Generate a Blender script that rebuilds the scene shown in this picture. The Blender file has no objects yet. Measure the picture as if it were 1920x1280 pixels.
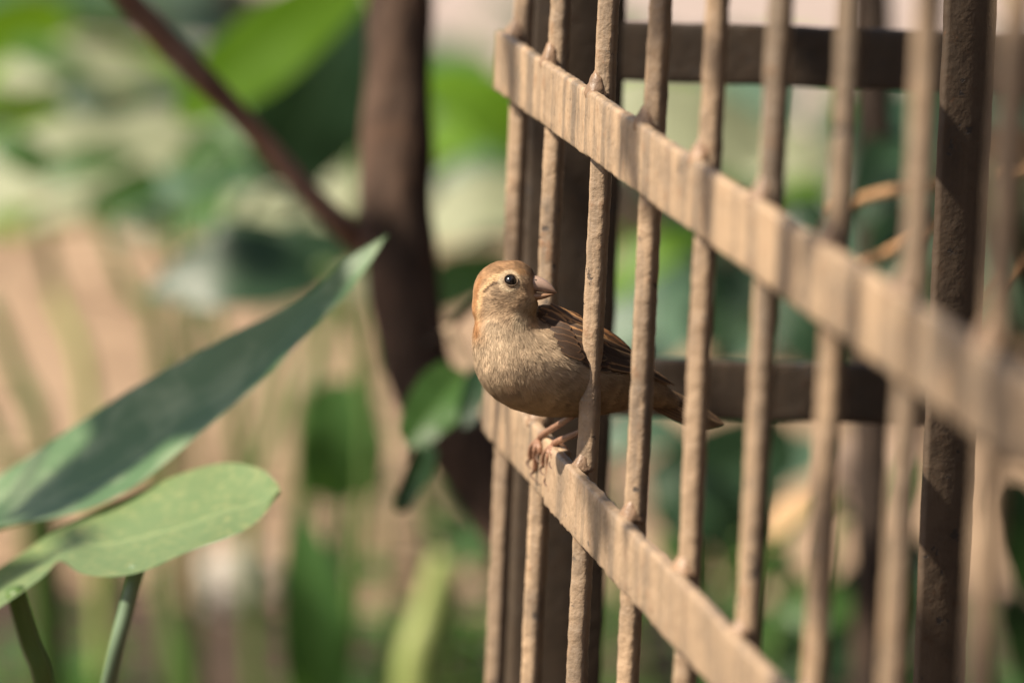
import bpy, bmesh, math, random
import numpy as np
from mathutils import Vector, Matrix, noise
from mathutils.bvhtree import BVHTree
from mathutils.kdtree import KDTree

random.seed(7); rng = np.random.default_rng(7)
sc = bpy.context.scene
COL = sc.collection
R_ = math.radians

# ------------------------------------------------------------------ camera
FPX = 10667.0                      # 200 mm on a 36 mm wide frame of 1920 px
PITCH, ROLL = R_(9.0), R_(1.99)
CAM = Vector((0, 0, 1.05))
F = Vector((0, math.cos(PITCH), -math.sin(PITCH)))
_r = Vector((1, 0, 0)); _u = _r.cross(F)
RT = _r * math.cos(ROLL) + _u * math.sin(ROLL)
UP = -_r * math.sin(ROLL) + _u * math.cos(ROLL)
def W(x, y, d):
    return CAM + F * d + RT * ((x - 960) * d / FPX) - UP * ((y - 640) * d / FPX)
cd = bpy.data.cameras.new('camera'); cam = bpy.data.objects.new('camera', cd); COL.objects.link(cam)
m = Matrix((RT, UP, -F)).transposed().to_4x4(); m.translation = CAM; cam.matrix_world = m
cd.lens = 200; cd.sensor_width = 36; cd.clip_end = 600; cd.clip_start = .05
cd.dof.use_dof = True; cd.dof.focus_distance = 2.315; cd.dof.aperture_fstop = 6.0
sc.camera = cam

# ------------------------------------------------------------------ light
AZ, EL = R_(69), R_(47)
SUN = Vector((-math.sin(AZ) * math.cos(EL), -math.cos(AZ) * math.cos(EL), math.sin(EL)))   # towards the sun
ld = bpy.data.lights.new('sun', 'SUN'); ld.energy = 5.0; ld.angle = R_(.53); ld.color = (1, .88, .72)
lo = bpy.data.objects.new('sun', ld); COL.objects.link(lo)
lo.rotation_euler = (-SUN).to_track_quat('-Z', 'Y').to_euler()
w = bpy.data.worlds.new('World'); sc.world = w; w.use_nodes = True
nt = w.node_tree; bg = nt.nodes['Background']
sk = nt.nodes.new('ShaderNodeTexSky'); sk.sky_type = 'NISHITA'; sk.sun_disc = False
sk.sun_elevation = EL; sk.sun_rotation = math.atan2(SUN.x, SUN.y)
sk.dust_density = 2.5; sk.air_density = 1.0; sk.ozone_density = .6
nt.links.new(sk.outputs[0], bg.inputs[0]); bg.inputs[1].default_value = .065
sc.view_settings.view_transform = 'Standard'; sc.view_settings.look = 'None'
sc.view_settings.exposure = .8; sc.view_settings.gamma = 1
sc.cycles.max_bounces = 8; sc.cycles.transparent_max_bounces = 6

# ------------------------------------------------------------------ helpers
def tag(o, label=None, cat=None, group=None, kind=None):
    if label: o['label'] = label
    if cat: o['category'] = cat
    if group: o['group'] = group
    if kind: o['kind'] = kind
    return o
def empty(name, loc):
    o = bpy.data.objects.new(name, None); COL.objects.link(o); o.location = loc; o.empty_display_size = .02
    return o
def mesh(name, verts, faces, mat, smooth=True, uvs=None, cols=None):
    me = bpy.data.meshes.new(name); me.from_pydata([tuple(v) for v in verts], [], faces); me.update()
    if smooth: me.polygons.foreach_set('use_smooth', [True] * len(me.polygons))
    if uvs is not None:
        li = np.empty(len(me.loops), np.int32); me.loops.foreach_get('vertex_index', li)
        me.uv_layers.new(name='UVMap').data.foreach_set('uv', np.asarray(uvs, np.float32)[li].ravel())
    if cols is not None:
        a = me.color_attributes.new('Col', 'FLOAT_COLOR', 'POINT')
        c = np.ones((len(verts), 4), np.float32); c[:, :3] = cols; a.data.foreach_set('color', c.ravel())
    if mat: me.materials.append(mat)
    return me
def put(name, me, parent=None, loc=(0, 0, 0)):
    o = bpy.data.objects.new(name, me); COL.objects.link(o); o.parent = parent; o.location = loc
    return o
def obj(name, verts, faces, mat, parent=None, **k):
    """verts in world space; stored relative to the parent's place"""
    if parent is not None:
        p = parent; off = Vector((0, 0, 0))
        while p is not None: off += p.location; p = p.parent
        verts = [Vector(v) - off for v in verts]
    return put(name, mesh(name, verts, faces, mat, **k), parent)
def spline(pts, n):
    """catmull-rom through tuples of floats"""
    P = np.array([tuple(p) for p in pts], float); P = np.vstack([2 * P[0] - P[1], P, 2 * P[-1] - P[-2]])
    out = []; k = len(P) - 3
    for i in range(n):
        t = i / (n - 1) * k; s = min(int(t), k - 1); t -= s
        a, b, c, d = P[s:s + 4]
        out.append(.5 * (2 * b + (c - a) * t + (2 * a - 5 * b + 4 * c - d) * t * t + (3 * b - 3 * c + d - a) * t ** 3))
    return out
def tube(pts, rad, seg=8, lump=0, freq=200, cap=True, seed=0, squash=1.0):
    V, Fc, UVs = [], [], []; n = len(pts); pts = [Vector(p) for p in pts]
    ref = Vector((.31, .87, .2)).normalized()
    for i, p in enumerate(pts):
        t = (pts[min(i + 1, n - 1)] - pts[max(i - 1, 0)]).normalized()
        a = t.cross(ref).normalized(); b = t.cross(a)
        for k in range(seg):
            an = 2 * math.pi * k / seg; r = rad[i] if hasattr(rad, '__len__') else rad
            d = a * math.cos(an) + b * math.sin(an) * squash
            if lump: r *= 1 + lump * noise.noise((p + d * r) * freq + Vector((seed, 0, 0)))
            V.append(p + d * r); UVs.append((k / seg, i / max(n - 1, 1)))
    for i in range(n - 1):
        for k in range(seg):
            k2 = (k + 1) % seg
            Fc.append((i * seg + k, i * seg + k2, (i + 1) * seg + k2, (i + 1) * seg + k))
    if cap: Fc.append(tuple(range(seg))[::-1]); Fc.append(tuple((n - 1) * seg + k for k in range(seg)))
    return V, Fc, UVs
def merge(*parts):
    V, Fc = [], []
    for v, f in parts:
        o = len(V); V += list(v); Fc += [tuple(i + o for i in q) for q in f]
    return V, Fc

# ------------------------------------------------------------------ materials
class NT:
    def __init__(s, name):
        s.m = bpy.data.materials.new(name); s.m.use_nodes = True; s.t = s.m.node_tree
        s.b = s.t.nodes['Principled BSDF']; s.out = s.t.nodes['Material Output']
    def n(s, typ, **k):
        o = s.t.nodes.new(typ)
        for a, v in k.items():
            if a.startswith('i_'):
                key = a[2:]; key = int(key) if key.isdigit() else key.replace('_', ' ')
                if isinstance(v, bpy.types.NodeSocket): s.t.links.new(v, o.inputs[key])
                else: o.inputs[key].default_value = v
            else: setattr(o, a, v)
        return o
    def l(s, a, b): s.t.links.new(a, b)
    def coord(s, kind='Object', scale=(1, 1, 1)):
        c = s.n('ShaderNodeTexCoord'); mp = s.n('ShaderNodeMapping', i_Scale=scale); s.l(c.outputs[kind], mp.inputs[0]); return mp.outputs[0]
    def noise(s, vec, scale, detail=4, rough=.55): return s.n('ShaderNodeTexNoise', i_Vector=vec, i_Scale=scale, i_Detail=detail, i_Roughness=rough).outputs[0]
    def ramp(s, fac, stops):
        r = s.n('ShaderNodeValToRGB'); e = r.color_ramp.elements
        while len(e) < len(stops): e.new(.5)
        for q, (p, c) in zip(e, stops): q.position = p; q.color = (*c, 1) if len(c) == 3 else c
        s.l(fac, r.inputs[0]); return r.outputs[0]
    def mix(s, fac, a, b, typ='MIX'):
        o = s.n('ShaderNodeMix', data_type='RGBA', blend_type=typ)
        for sock, v in ((o.inputs[0], fac), (o.inputs[6], a), (o.inputs[7], b)):
            if isinstance(v, bpy.types.NodeSocket): s.l(v, sock)
            else: sock.default_value = v if not isinstance(v, tuple) or len(v) == 4 else (*v, 1)
        return o.outputs[2]
    def math(s, op, a, b=0.0):
        o = s.n('ShaderNodeMath', operation=op)
        for i, v in enumerate((a, b)):
            if isinstance(v, bpy.types.NodeSocket): s.l(v, o.inputs[i])
            else: o.inputs[i].default_value = v
        return o.outputs[0]
    def bump(s, h, strength, dist):
        o = s.n('ShaderNodeBump', i_Height=h, i_Strength=strength, i_Distance=dist); s.l(o.outputs[0], s.b.inputs['Normal']); return o
    def col(s, c): s.l(c, s.b.inputs['Base Color']) if isinstance(c, bpy.types.NodeSocket) else setattr(s.b.inputs['Base Color'], 'default_value', (*c, 1))
    def rough(s, v, spec=.5):
        if isinstance(v, bpy.types.NodeSocket): s.l(v, s.b.inputs['Roughness'])
        else: s.b.inputs['Roughness'].default_value = v
        s.b.inputs['Specular IOR Level'].default_value = spec

def paint_mat(name, base, dark, streak, bmp=.75):
    k = NT(name); g = k.n('ShaderNodeNewGeometry').outputs['Position']
    c = k.ramp(k.noise(g, 38, 7, .72), [(.33, dark), (.5, base), (.66, tuple(min(1, v * 1.2) for v in base))])
    mp = k.n('ShaderNodeMapping', i_Scale=(1, 1, .05)); k.l(g, mp.inputs[0])
    st = k.n('ShaderNodeMapRange', i_Value=k.noise(mp.outputs[0], 75, 4, .65), i_1=.46, i_2=.62).outputs[0]          # run-down grime, also painting in dapple shade bands
    c = k.mix(k.math('MULTIPLY', st, streak), c, (dark[0] * .52, dark[1] * .58, dark[2] * .66))
    s2 = k.n('ShaderNodeMapRange', i_Value=k.noise(mp.outputs[0], 260, 3, .6), i_1=.58, i_2=.7).outputs[0]
    c = k.mix(k.math('MULTIPLY', s2, streak * .6), c, tuple(min(1, v * 1.25) for v in base))
    ru = k.n('ShaderNodeMapRange', i_Value=k.noise(g, 95, 6, .7), i_1=.57, i_2=.68).outputs[0]                         # rust bloom
    c = k.mix(k.math('MULTIPLY', ru, .6), c, (base[0] * .62, base[1] * .42, base[2] * .3))
    fr = k.n('ShaderNodeMapRange', i_Value=k.noise(g, 420, 3, .6), i_1=.64, i_2=.72).outputs[0]
    c = k.mix(k.math('MULTIPLY', fr, .6), c, (.14, .065, .03))
    ch = k.n('ShaderNodeMapRange', i_Value=k.noise(g, 120, 5, .62), i_1=.655, i_2=.67).outputs[0]                     # chips down to black metal
    c = k.mix(k.math('MULTIPLY', ch, .92), c, (.025, .026, .03))
    rnd = k.n('ShaderNodeObjectInfo').outputs['Random']; c = k.mix(k.math('MULTIPLY', rnd, .45), c, tuple(v * q for v, q in zip(base, (.72, .74, .8))))
    pt = k.n('ShaderNodeMapRange', i_Value=k.n('ShaderNodeNewGeometry').outputs['Pointiness'], i_1=.53, i_2=.60).outputs[0]     # paler tone along convex edges
    c = k.mix(k.math('MULTIPLY', pt, .5), c, tuple(min(1, v * 1.35) for v in base))
    k.col(c); k.rough(k.math('ADD', k.math('MULTIPLY', k.noise(g, 60, 5, .7), .45), .24), .5)
    h = k.math('ADD', k.math('MULTIPLY', k.noise(g, 190, 4, .5), 1.0), k.math('MULTIPLY', k.noise(g, 700, 3, .5), .22))
    h = k.math('ADD', h, k.math('MULTIPLY', ch, -.7)); k.bump(h, bmp, .0013)
    return k.m
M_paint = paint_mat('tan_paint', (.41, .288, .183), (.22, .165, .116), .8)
M_post = paint_mat('dark_cage_paint', (.066, .047, .032), (.042, .031, .022), .4, .35)  # cage paint recipe with a much darker base, for far-side posts and rails
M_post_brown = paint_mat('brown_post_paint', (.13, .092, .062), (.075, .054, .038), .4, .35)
M_weld = paint_mat('rusty_weld_paint', (.30, .19, .115), (.16, .105, .07), .5)

def leaf_mat(name, base, rib, spot=None, trans=.35, tcol=None, rough=.42, mott=.5, nsc=28, vn=.2):
    k = NT(name); c = k.n('ShaderNodeTexCoord'); uv = c.outputs['UV']
    sx = k.n('ShaderNodeSeparateXYZ', i_0=uv); u, v = sx.outputs[0], sx.outputs[1]
    au = k.math('ABSOLUTE', k.math('SUBTRACT', u, .5))
    g = k.n('ShaderNodeNewGeometry').outputs['Position']
    n1 = k.noise(g, nsc, 5, .6)
    col = k.mix(k.math('MULTIPLY', n1, mott), base, tuple(x * .55 for x in base))
    if name.startswith('waxy'):
        col = k.mix(k.n('ShaderNodeMapRange', i_Value=k.noise(g, 34, 6, .65), i_1=.47, i_2=.66).outputs[0], col, (.21, .28, .16))  # pale patches in the colour stand in for dapples of sunlight
    if spot: col = k.mix(k.n('ShaderNodeMapRange', i_Value=k.noise(g, nsc * 7, 5, .7), i_1=.5, i_2=.75).outputs[0], col, spot)
    ph = k.math('SUBTRACT', k.math('MULTIPLY', v, 16.0), k.math('MULTIPLY', au, 9.0))
    wv = k.math('POWER', k.math('ABSOLUTE', k.math('SINE', k.math('MULTIPLY', ph, math.pi))), .35)
    vein = k.math('SUBTRACT', 1.0, wv)
    mid = k.n('ShaderNodeMapRange', i_Value=au, i_1=.028, i_2=.008).outputs[0]
    vf = k.math('MAXIMUM', k.math('MULTIPLY', vein, vn), k.math('MULTIPLY', mid, .8))
    col = k.mix(vf, col, rib); k.col(col); k.rough(rough, .5)
    k.bump(k.math('SUBTRACT', k.math('MULTIPLY', n1, .6), vf), .35, .0015)
    tr = k.n('ShaderNodeBsdfTranslucent'); tc = tcol or (base[0] * 2.4, base[1] * 2.4, base[2] * .9)
    k.l(k.mix(.5, col, tc), tr.inputs[0])
    ms = k.n('ShaderNodeMixShader', i_0=trans); k.l(k.b.outputs[0], ms.inputs[1]); k.l(tr.outputs[0], ms.inputs[2]); k.l(ms.outputs[0], k.out.inputs[0])
    return k.m
ML = {
 'near': leaf_mat('waxy_bluegreen_leaf', (.095, .18, .078), (.13, .21, .10), None, .15, (.12, .25, .04), .5, .6, 22, .1),
 'speck': leaf_mat('speckled_leaf', (.16, .24, .10), (.24, .31, .14), (.33, .34, .15), .2, (.2, .34, .05), .5, .5, 30, .1),
 'pale': leaf_mat('pale_leaf', (.31, .335, .205), (.38, .40, .25), None, .25, (.3, .42, .1), .6, .6, 14),
 'mid': leaf_mat('mid_leaf', (.07, .165, .04), (.12, .23, .06), None, .35, (.16, .34, .03), .4, .6, 14),
 'lime': leaf_mat('lime_leaf', (.16, .32, .025), (.2, .36, .05), None, .65, (.45, .9, .02), .42, .4, 14),
 'dark': leaf_mat('dark_leaf', (.028, .065, .03), (.06, .11, .05), None, .2, (.06, .16, .02), .38, .5, 14),
 'teal': leaf_mat('bluegreen_leaf', (.075, .145, .09), (.13, .21, .13), None, .25, (.14, .3, .08), .5, .5, 14),
 'dry': leaf_mat('dry_leaf', (.36, .25, .18), (.25, .16, .11), None, .2, (.4, .25, .12), .6, .5, 18),
 'tan': leaf_mat('withered_tan_leaf', (.52, .33, .17), (.42, .26, .13), None, .2, (.5, .3, .12), .6, .4, 18),
}
def stem_mat(name, a, b):
    k = NT(name); g = k.n('ShaderNodeNewGeometry').outputs['Position']
    k.col(k.mix(k.noise(g, 30, 3), a, b)); k.rough(.45); return k.m
M_stem = stem_mat('green_stem', (.10, .165, .035), (.055, .11, .025))
M_stem_pale = stem_mat('pale_stem', (.36, .4, .14), (.24, .3, .09))
M_stem_grey = stem_mat('grey_green_stem', (.17, .24, .15), (.11, .17, .1))
def bark_mat(name, a, b):
    k = NT(name); g = k.n('ShaderNodeNewGeometry').outputs['Position']
    mp = k.n('ShaderNodeMapping', i_Scale=(1, 1, .35)); k.l(g, mp.inputs[0])
    n1 = k.noise(mp.outputs[0], 70, 6, .65)
    cb = k.ramp(n1, [(.3, a), (.62, b)]); pf = k.n('ShaderNodeMapRange', i_Value=k.noise(g, 16, 5, .65), i_1=.5, i_2=.7).outputs[0]
    k.col(k.mix(k.math('MULTIPLY', pf, .6), cb, (b[0] * 1.7, b[1] * 1.5, b[2] * 1.3))); k.rough(.85, .2); k.bump(n1, .9, .006); return k.m
M_bark = bark_mat('bark', (.032, .022, .017), (.11, .07, .05))
M_bark_light = bark_mat('light_bark', (.17, .10, .075), (.34, .21, .155))  # branch bark lightened so it reads as lit from above
M_bark_dark = bark_mat('dark_bark', (.02, .015, .012), (.06, .042, .032))
M_twig = bark_mat('dry_twig', (.3, .16, .08), (.5, .3, .16))
M_twig_pale = bark_mat('pale_twig', (.3, .22, .15), (.5, .38, .26))

def ground_mat(name, a, b, c, sc1, bump):
    k = NT(name); g = k.n('ShaderNodeNewGeometry').outputs['Position']
    n1 = k.noise(g, sc1, 6, .65); n2 = k.noise(g, sc1 * 14, 4, .6)
    col = k.ramp(n1, [(.3, a), (.5, b), (.72, c)]); col = k.mix(k.math('MULTIPLY', n2, .35), col, a)
    k.col(col); k.rough(.95, .15); k.bump(k.math('ADD', n1, k.math('MULTIPLY', n2, .4)), .6, bump); return k.m
M_sand = ground_mat('sandy_ground', (.25, .17, .11), (.36, .252, .165), (.43, .31, .21), 5, .03)
M_soil = ground_mat('dark_soil', (.035, .026, .02), (.075, .052, .038), (.13, .09, .065), 9, .03)
M_path = ground_mat('pale_path', (.30, .24, .21), (.37, .30, .265), (.43, .355, .32), 2, .01)
M_stone = ground_mat('white_stone', (.32, .29, .25), (.46, .42, .37), (.55, .51, .46), 20, .01)

# ------------------------------------------------------------------ ground
def sheet(name, pts, z, mat, n=1):
    obj(name, [(x, y, z) for x, y in pts], [tuple(range(len(pts)))], mat, smooth=False)['kind'] = 'structure'
sheet('ground', [(-200, -200), (200, -200), (200, 400), (-200, 400)], 0, M_sand)
sheet('path', [(-30, 9.7), (-.1, 9.5), (.2, 8.7), (30, 8.2), (30, 14), (-30, 14)], .004, M_path)
bed = [(-6, -4), (6, -4), (6, 5.2), (1.2, 5.25), (.55, 5.3), (.3, 5.15), (.05, 5.08), (-.12, 4.98), (-.3, 5.04), (-.45, 5.12), (-.8, 5.1), (-6, 5.15)]  # unseen stretch toward the camera added to cut bounce light on the cage
sheet('planting_bed', bed, .004, M_soil)
sheet('far_planting_bed', [(-6, 7.65), (-.6, 7.6), (.1, 7.5), (.28, 6.5), (.5, 6.1), (6, 6.0), (6, 8.1), (.25, 8.6), (-.1, 9.0), (-6, 9.2)], .004, M_soil)

# low ground cover in the bed: uncountable small leaves
V, Fc, UVs = [], [], []
for _ in range(2600):
    x = rng.uniform(-1.0, 1.0); y = rng.uniform(3.7, 4.95)
    if noise.noise(Vector((x * 3, y * 3, 1.7))) < .05 or (abs(x + .245 * y / 5.1) < .09 and y > 4.3): continue
    h = rng.uniform(.015, .06); a = rng.uniform(0, 6.28); L = rng.uniform(.04, .11); wd = L * .36
    d = Vector((math.cos(a), math.sin(a), .35)).normalized(); s = Vector((-math.sin(a), math.cos(a), 0)); b = Vector((x, y, h)); i = len(V)
    V += [b, b + d * L * .45 + s * wd * .5, b + d * L - Vector((0, 0, L * .25)), b + d * L * .45 - s * wd * .5, Vector((x, y, .0))]
    Fc += [(i, i + 1, i + 2), (i, i + 2, i + 3)]; UVs += [(.5, 0), (1, .5), (.5, 1), (0, .5), (.5, 0)]
tag(obj('ground_cover', V, Fc, ML['mid'], uvs=UVs), 'low small-leaved ground cover on the dark planting bed', 'ground cover', kind='stuff')

V, Fc, UVs = [], [], []
for _ in range(420):
    x = rng.uniform(-1.2, 1.2); y = rng.uniform(5.1, 7.7); a = rng.uniform(0, 6.28); L = rng.uniform(.04, .1)
    d = Vector((math.cos(a), math.sin(a), rng.uniform(-.1, .25))).normalized(); s_ = Vector((-math.sin(a), math.cos(a), rng.uniform(-.3, .3))); b = Vector((x, y, .012)); i = len(V)
    V += [b, b + d * L * .45 + s_ * L * .24, b + d * L + Vector((0, 0, L * .1)), b + d * L * .45 - s_ * L * .24]
    Fc += [(i, i + 1, i + 2), (i, i + 2, i + 3)]; UVs += [(.5, 0), (1, .5), (.5, 1), (0, .5)]
tag(obj('leaf_litter', V, Fc, None, uvs=UVs), 'dry brown fallen leaves scattered over the sandy ground', 'leaf litter', kind='stuff').data.materials.append(bark_mat('litter_brown', (.12, .08, .05), (.26, .18, .11)))

# ------------------------------------------------------------------ tree guard (metal cage)
YAW = R_(9.855); A = Vector((-math.sin(YAW), math.cos(YAW), 0)); N = Vector((-math.cos(YAW), -math.sin(YAW), 0))
B3 = Vector((.03322, 2.3, 0)); STEP = .1073
ZR = [CAM.z - .2732 + k * .1545 for k in range(-4, 3)]           # rail centres; index 4 is the upper one in view, 3 the lower
ZR[4] = CAM.z - .2731; ZR[3] = CAM.z - .4278
guard = tag(empty('tree_guard', (B3.x, B3.y, 0)), 'tan painted metal bar tree guard cage that the sparrow perches on', 'tree guard')
BR = .0043
def bar_mesh(seed):
    zs = list(np.linspace(.04, .52, 30)) + list(np.linspace(.522, .86, 190)) + list(np.linspace(.864, 1.16, 20))
    seg = 18; V, Fc = [], []
    for z in zs:
        for k in range(seg):
            an = 2 * math.pi * k / seg; c, s = math.cos(an), math.sin(an)
            r = BR * (1.0 + .085 * math.cos(4 * (an - .6)))                         # worn square section
            q = Vector((c * .004, s * .004, z))
            r += .00030 * noise.noise(q * 160 + Vector((seed, 0, 0))) + .00022 * noise.noise(q * 420 + Vector((0, seed, 0))) + .0005 * max(0, noise.noise(q * 90 + Vector((seed, 5, 0))) - .25)
            V.append((c * r + .0005 * noise.noise(Vector((seed, 1, z * 9))), s * r + .0005 * noise.noise(Vector((seed, 9, z * 9))), z))
    n = len(zs)
    for i in range(n - 1):
        for k in range(seg):
            k2 = (k + 1) % seg; Fc.append((i * seg + k, i * seg + k2, (i + 1) * seg + k2, (i + 1) * seg + k))
    Fc.append(tuple(range(seg))[::-1]); Fc.append(tuple((n - 1) * seg + k for k in range(seg)))
    return mesh('bar', V, Fc, M_paint)
def blob_mesh(seed):
    bm = bmesh.new(); bmesh.ops.create_icosphere(bm, subdivisions=3, radius=1)
    for v in bm.verts:
        d = v.co.normalized(); f = 1 + .22 * noise.noise(d * 2.2 + Vector((seed, 0, 0))) + .1 * noise.noise(d * 6 + Vector((0, seed, 0)))
        zz = d.z * f * (1.9 if d.z > 0 else .7)
        taper = 1 - .55 * max(0, d.z)
        v.co = Vector((d.x * f * .0050 * taper, d.y * f * .0056 * taper, zz * .0046))
    me = bpy.data.meshes.new('weld_bead'); bm.to_mesh(me); bm.free(); me.materials.append(M_weld)
    me.polygons.foreach_set('use_smooth', [True] * len(me.polygons)); return me
bar_me = [bar_mesh(s) for s in (3.1, 11.7, 27.3)]; blob_me = [blob_mesh(s) for s in (1.3, 4.4, 8.9)]
BARP = {}
for k in range(1, 14):
    p = B3 - A * STEP * (k - 3)
    if k == 1: p += A * .006 - N * .004
    BARP[k] = p
    b = put('bar', bar_me[k % 3], guard, p - guard.location)
    b.rotation_mode = 'ZYX'; lean = R_(.55 + random.uniform(-.06, .06)); b.location.x -= .70 * math.sin(lean)
    b.rotation_euler = (R_(random.uniform(-.05, .05)), lean, R_(-74) - .6 + R_(random.uniform(-9, 9)) )
    for j, z in enumerate(ZR):
        off = N * .0022 + Vector((0, 0, z + .0122))
        wb = put('weld_bead', blob_me[(k + j) % 3], guard, p + off - guard.location); wb.rotation_euler = (0, 0, k * .9 + j)
        wb.scale = (1, 1, random.uniform(.8, 1.25))
def rail(p0, p1, zc, out=.0045, half_t=.0024, half_h=.0135, step=.004, seed=0., mat=None, round0=False, name='rail', par=None, fine=True):
    d = (p1 - p0); L = d.length; d.normalize(); nn = Vector((-d.y, d.x, 0))
    if nn.dot(N) < 0: nn = -nn
    prof = []
    cr = .0016
    for sx, sz in ((1, 1), (-1, 1), (-1, -1), (1, -1)):
        c = Vector((sx * (half_t - cr), sz * (half_h - cr)))
        a0 = {(1, 1): 0, (-1, 1): 90, (-1, -1): 180, (1, -1): 270}[(sx, sz)]
        for an in (0, 30, 60, 90): prof.append(c + Vector((math.cos(R_(a0 + an)), math.sin(R_(a0 + an)))) * cr)
        nx = {(1, 1): ((0.33, half_h), (-.33, half_h)), (-1, 1): ((-1, .6), (-1, .2), (-1, -.2), (-1, -.6)), (-1, -1): (), (1, -1): ((1, -.6), (1, -.2), (1, .2), (1, .6))}[(sx, sz)]
        for q in nx:
            prof.append(Vector((q[0] * half_t, q[1] if abs(q[1]) == half_h else q[1] * half_h)))
    n = max(2, int(L / step)); seg = len(prof); V, Fc = [], []
    for i in range(n + 1):
        t = i / n * L; c = p0 + d * t + nn * out
        wob = .0006 * noise.noise(Vector((t * 14, seed, 0))); wz = .0005 * noise.noise(Vector((t * 22, seed, 4)))
        for q in prof:
            co = c + nn * (q.x + wob) + Vector((0, 0, zc + q.y + wz))
            if round0 and t < .006 and q.y > 0: co.z -= (1 - math.sqrt(max(0, 1 - (1 - t / .006) ** 2))) * .005 * q.y / half_h
            co += (nn * (1 if q.x > 0 else -1) * .00035 + Vector((0, 0, .0005 if q.y > 0 else -.0005)) * (abs(q.y) > half_h * .9)) * (noise.noise(co * 190 + Vector((seed, 0, 0))) + .6 * noise.noise(co * 480))
            V.append(co)
    for i in range(n):
        for k in range(seg):
            k2 = (k + 1) % seg; Fc.append((i * seg + k, i * seg + k2, (i + 1) * seg + k2, (i + 1) * seg + k))
    Fc.append(tuple(range(seg))[::-1]); Fc.append(tuple(n * seg + k for k in range(seg)))
    return obj(name, V, Fc, mat or M_paint, par or guard)
E0 = B3 + A * (STEP * 2 + .012); E1 = B3 - A * STEP * 10.3
JT = .0505                                             # where the lower rail is lapped
for j, z in enumerate(ZR):
    if j == 3:
        rail(B3 + A * (JT - .02), E0, z, seed=j + 40.)
        rail(B3 + A * JT, E1, z, out=.0068, seed=j + 3., round0=True)
    else: rail(E0, E1, z, seed=j * 7.7)
# corner post behind the first bars, the far side's rails and its slim post
def box_post(c, w_, d_, yaw, z0, z1, mat, name='post'):
    ax = Vector((math.cos(yaw), math.sin(yaw), 0)); ay = Vector((-math.sin(yaw), math.cos(yaw), 0)); r = .0022; prof = []
    for sx, sy, a0 in ((1, 1, 0), (-1, 1, 90), (-1, -1, 180), (1, -1, 270)):
        for an in (0, 45, 90): prof.append(ax * (sx * (w_ / 2 - r) + r * math.cos(R_(a0 + an))) + ay * (sy * (d_ / 2 - r) + r * math.sin(R_(a0 + an))))
    zs = np.linspace(z0, z1, 160); seg = len(prof); V, Fc = [], []
    for z in zs:
        for q in prof:
            co = c + q + Vector((0, 0, z)); V.append(co + q.normalized() * .0005 * noise.noise(co * 120))
    for i in range(len(zs) - 1):
        for k in range(seg):
            k2 = (k + 1) % seg; Fc.append((i * seg + k, i * seg + k2, (i + 1) * seg + k2, (i + 1) * seg + k))
    Fc.append(tuple(range(seg))[::-1]); Fc.append(tuple((len(zs) - 1) * seg + k for k in range(seg)))
    return obj(name, V, Fc, mat, guard)
DP = 2.60
pc = W(1056, 640, DP); pc.z = 0
YB = R_(9)
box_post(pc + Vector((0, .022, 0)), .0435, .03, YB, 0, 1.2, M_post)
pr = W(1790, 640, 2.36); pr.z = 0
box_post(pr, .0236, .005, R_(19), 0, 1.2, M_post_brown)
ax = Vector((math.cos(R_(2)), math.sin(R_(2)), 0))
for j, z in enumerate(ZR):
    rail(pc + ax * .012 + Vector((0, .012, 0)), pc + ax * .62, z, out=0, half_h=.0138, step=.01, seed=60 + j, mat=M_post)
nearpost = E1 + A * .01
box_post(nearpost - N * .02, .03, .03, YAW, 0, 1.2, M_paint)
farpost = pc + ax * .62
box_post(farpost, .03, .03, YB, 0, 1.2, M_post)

# ------------------------------------------------------------------ plants
def leaf_geo(base, tip, width, nrm, shape='lance', droop=.12, fold=.15, nv=16, nu=8, wave=.05, seed=0):
    L = tip - base; ln = L.length; l = L.normalized(); nv_ = (nrm - l * nrm.dot(l)).normalized(); s = l.cross(nv_)
    V, UVs, Fc = [], [], []
    for i in range(nv + 1):
        v = i / nv
        if shape == 'lance': wd = max(0, math.sin(math.pi * min(1, v ** .85))) ** .75
        elif shape == 'ovate': wd = (1 - (2 * min(1, v * .9 + .05) ** .72 - 1) ** 2) ** .5 if v < 1 else 0
        else: wd = max(0, 1 - abs(2 * v ** .8 - 1) ** 2.6) ** .6
        if i == 0: wd = .06
        if i == nv: wd = .02
        c = base + l * (ln * v) + nv_ * (droop * ln * (math.sin(math.pi * v) - .4 * v * v))
        for j in range(nu + 1):
            u = j / nu * 2 - 1
            e = wave * math.sin(v * 19 + seed + (1.3 if u > 0 else 0)) * abs(u) ** 2 * width * .5
            V.append(c + s * (u * wd * width * .5 * (1 + .06 * noise.noise(Vector((v * 4, u + seed, 3))))) + nv_ * (fold * abs(u) * wd * width * .5 + e)); UVs.append((j / nu, v))
    for i in range(nv):
        for j in range(nu):
            a = i * (nu + 1) + j; Fc.append((a, a + 1, a + nu + 2, a + nu + 1))
    return V, Fc, UVs
NRM = {'cam': (0, .25, 1), 'up': (-.15, 1, .45), 'left': (-.8, .6, .5), 'ul': (-.45, .8, .5), 'right': (.75, .35, .6), 'flat': (0, 1, .18), 'back': (.6, .5, .35), 'glare': (-.42, .5, .75)}
def nvec(k):
    q = NRM[k] if isinstance(k, str) else k
    return (RT * q[0] + UP * q[1] - F * q[2]).normalized()
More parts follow.
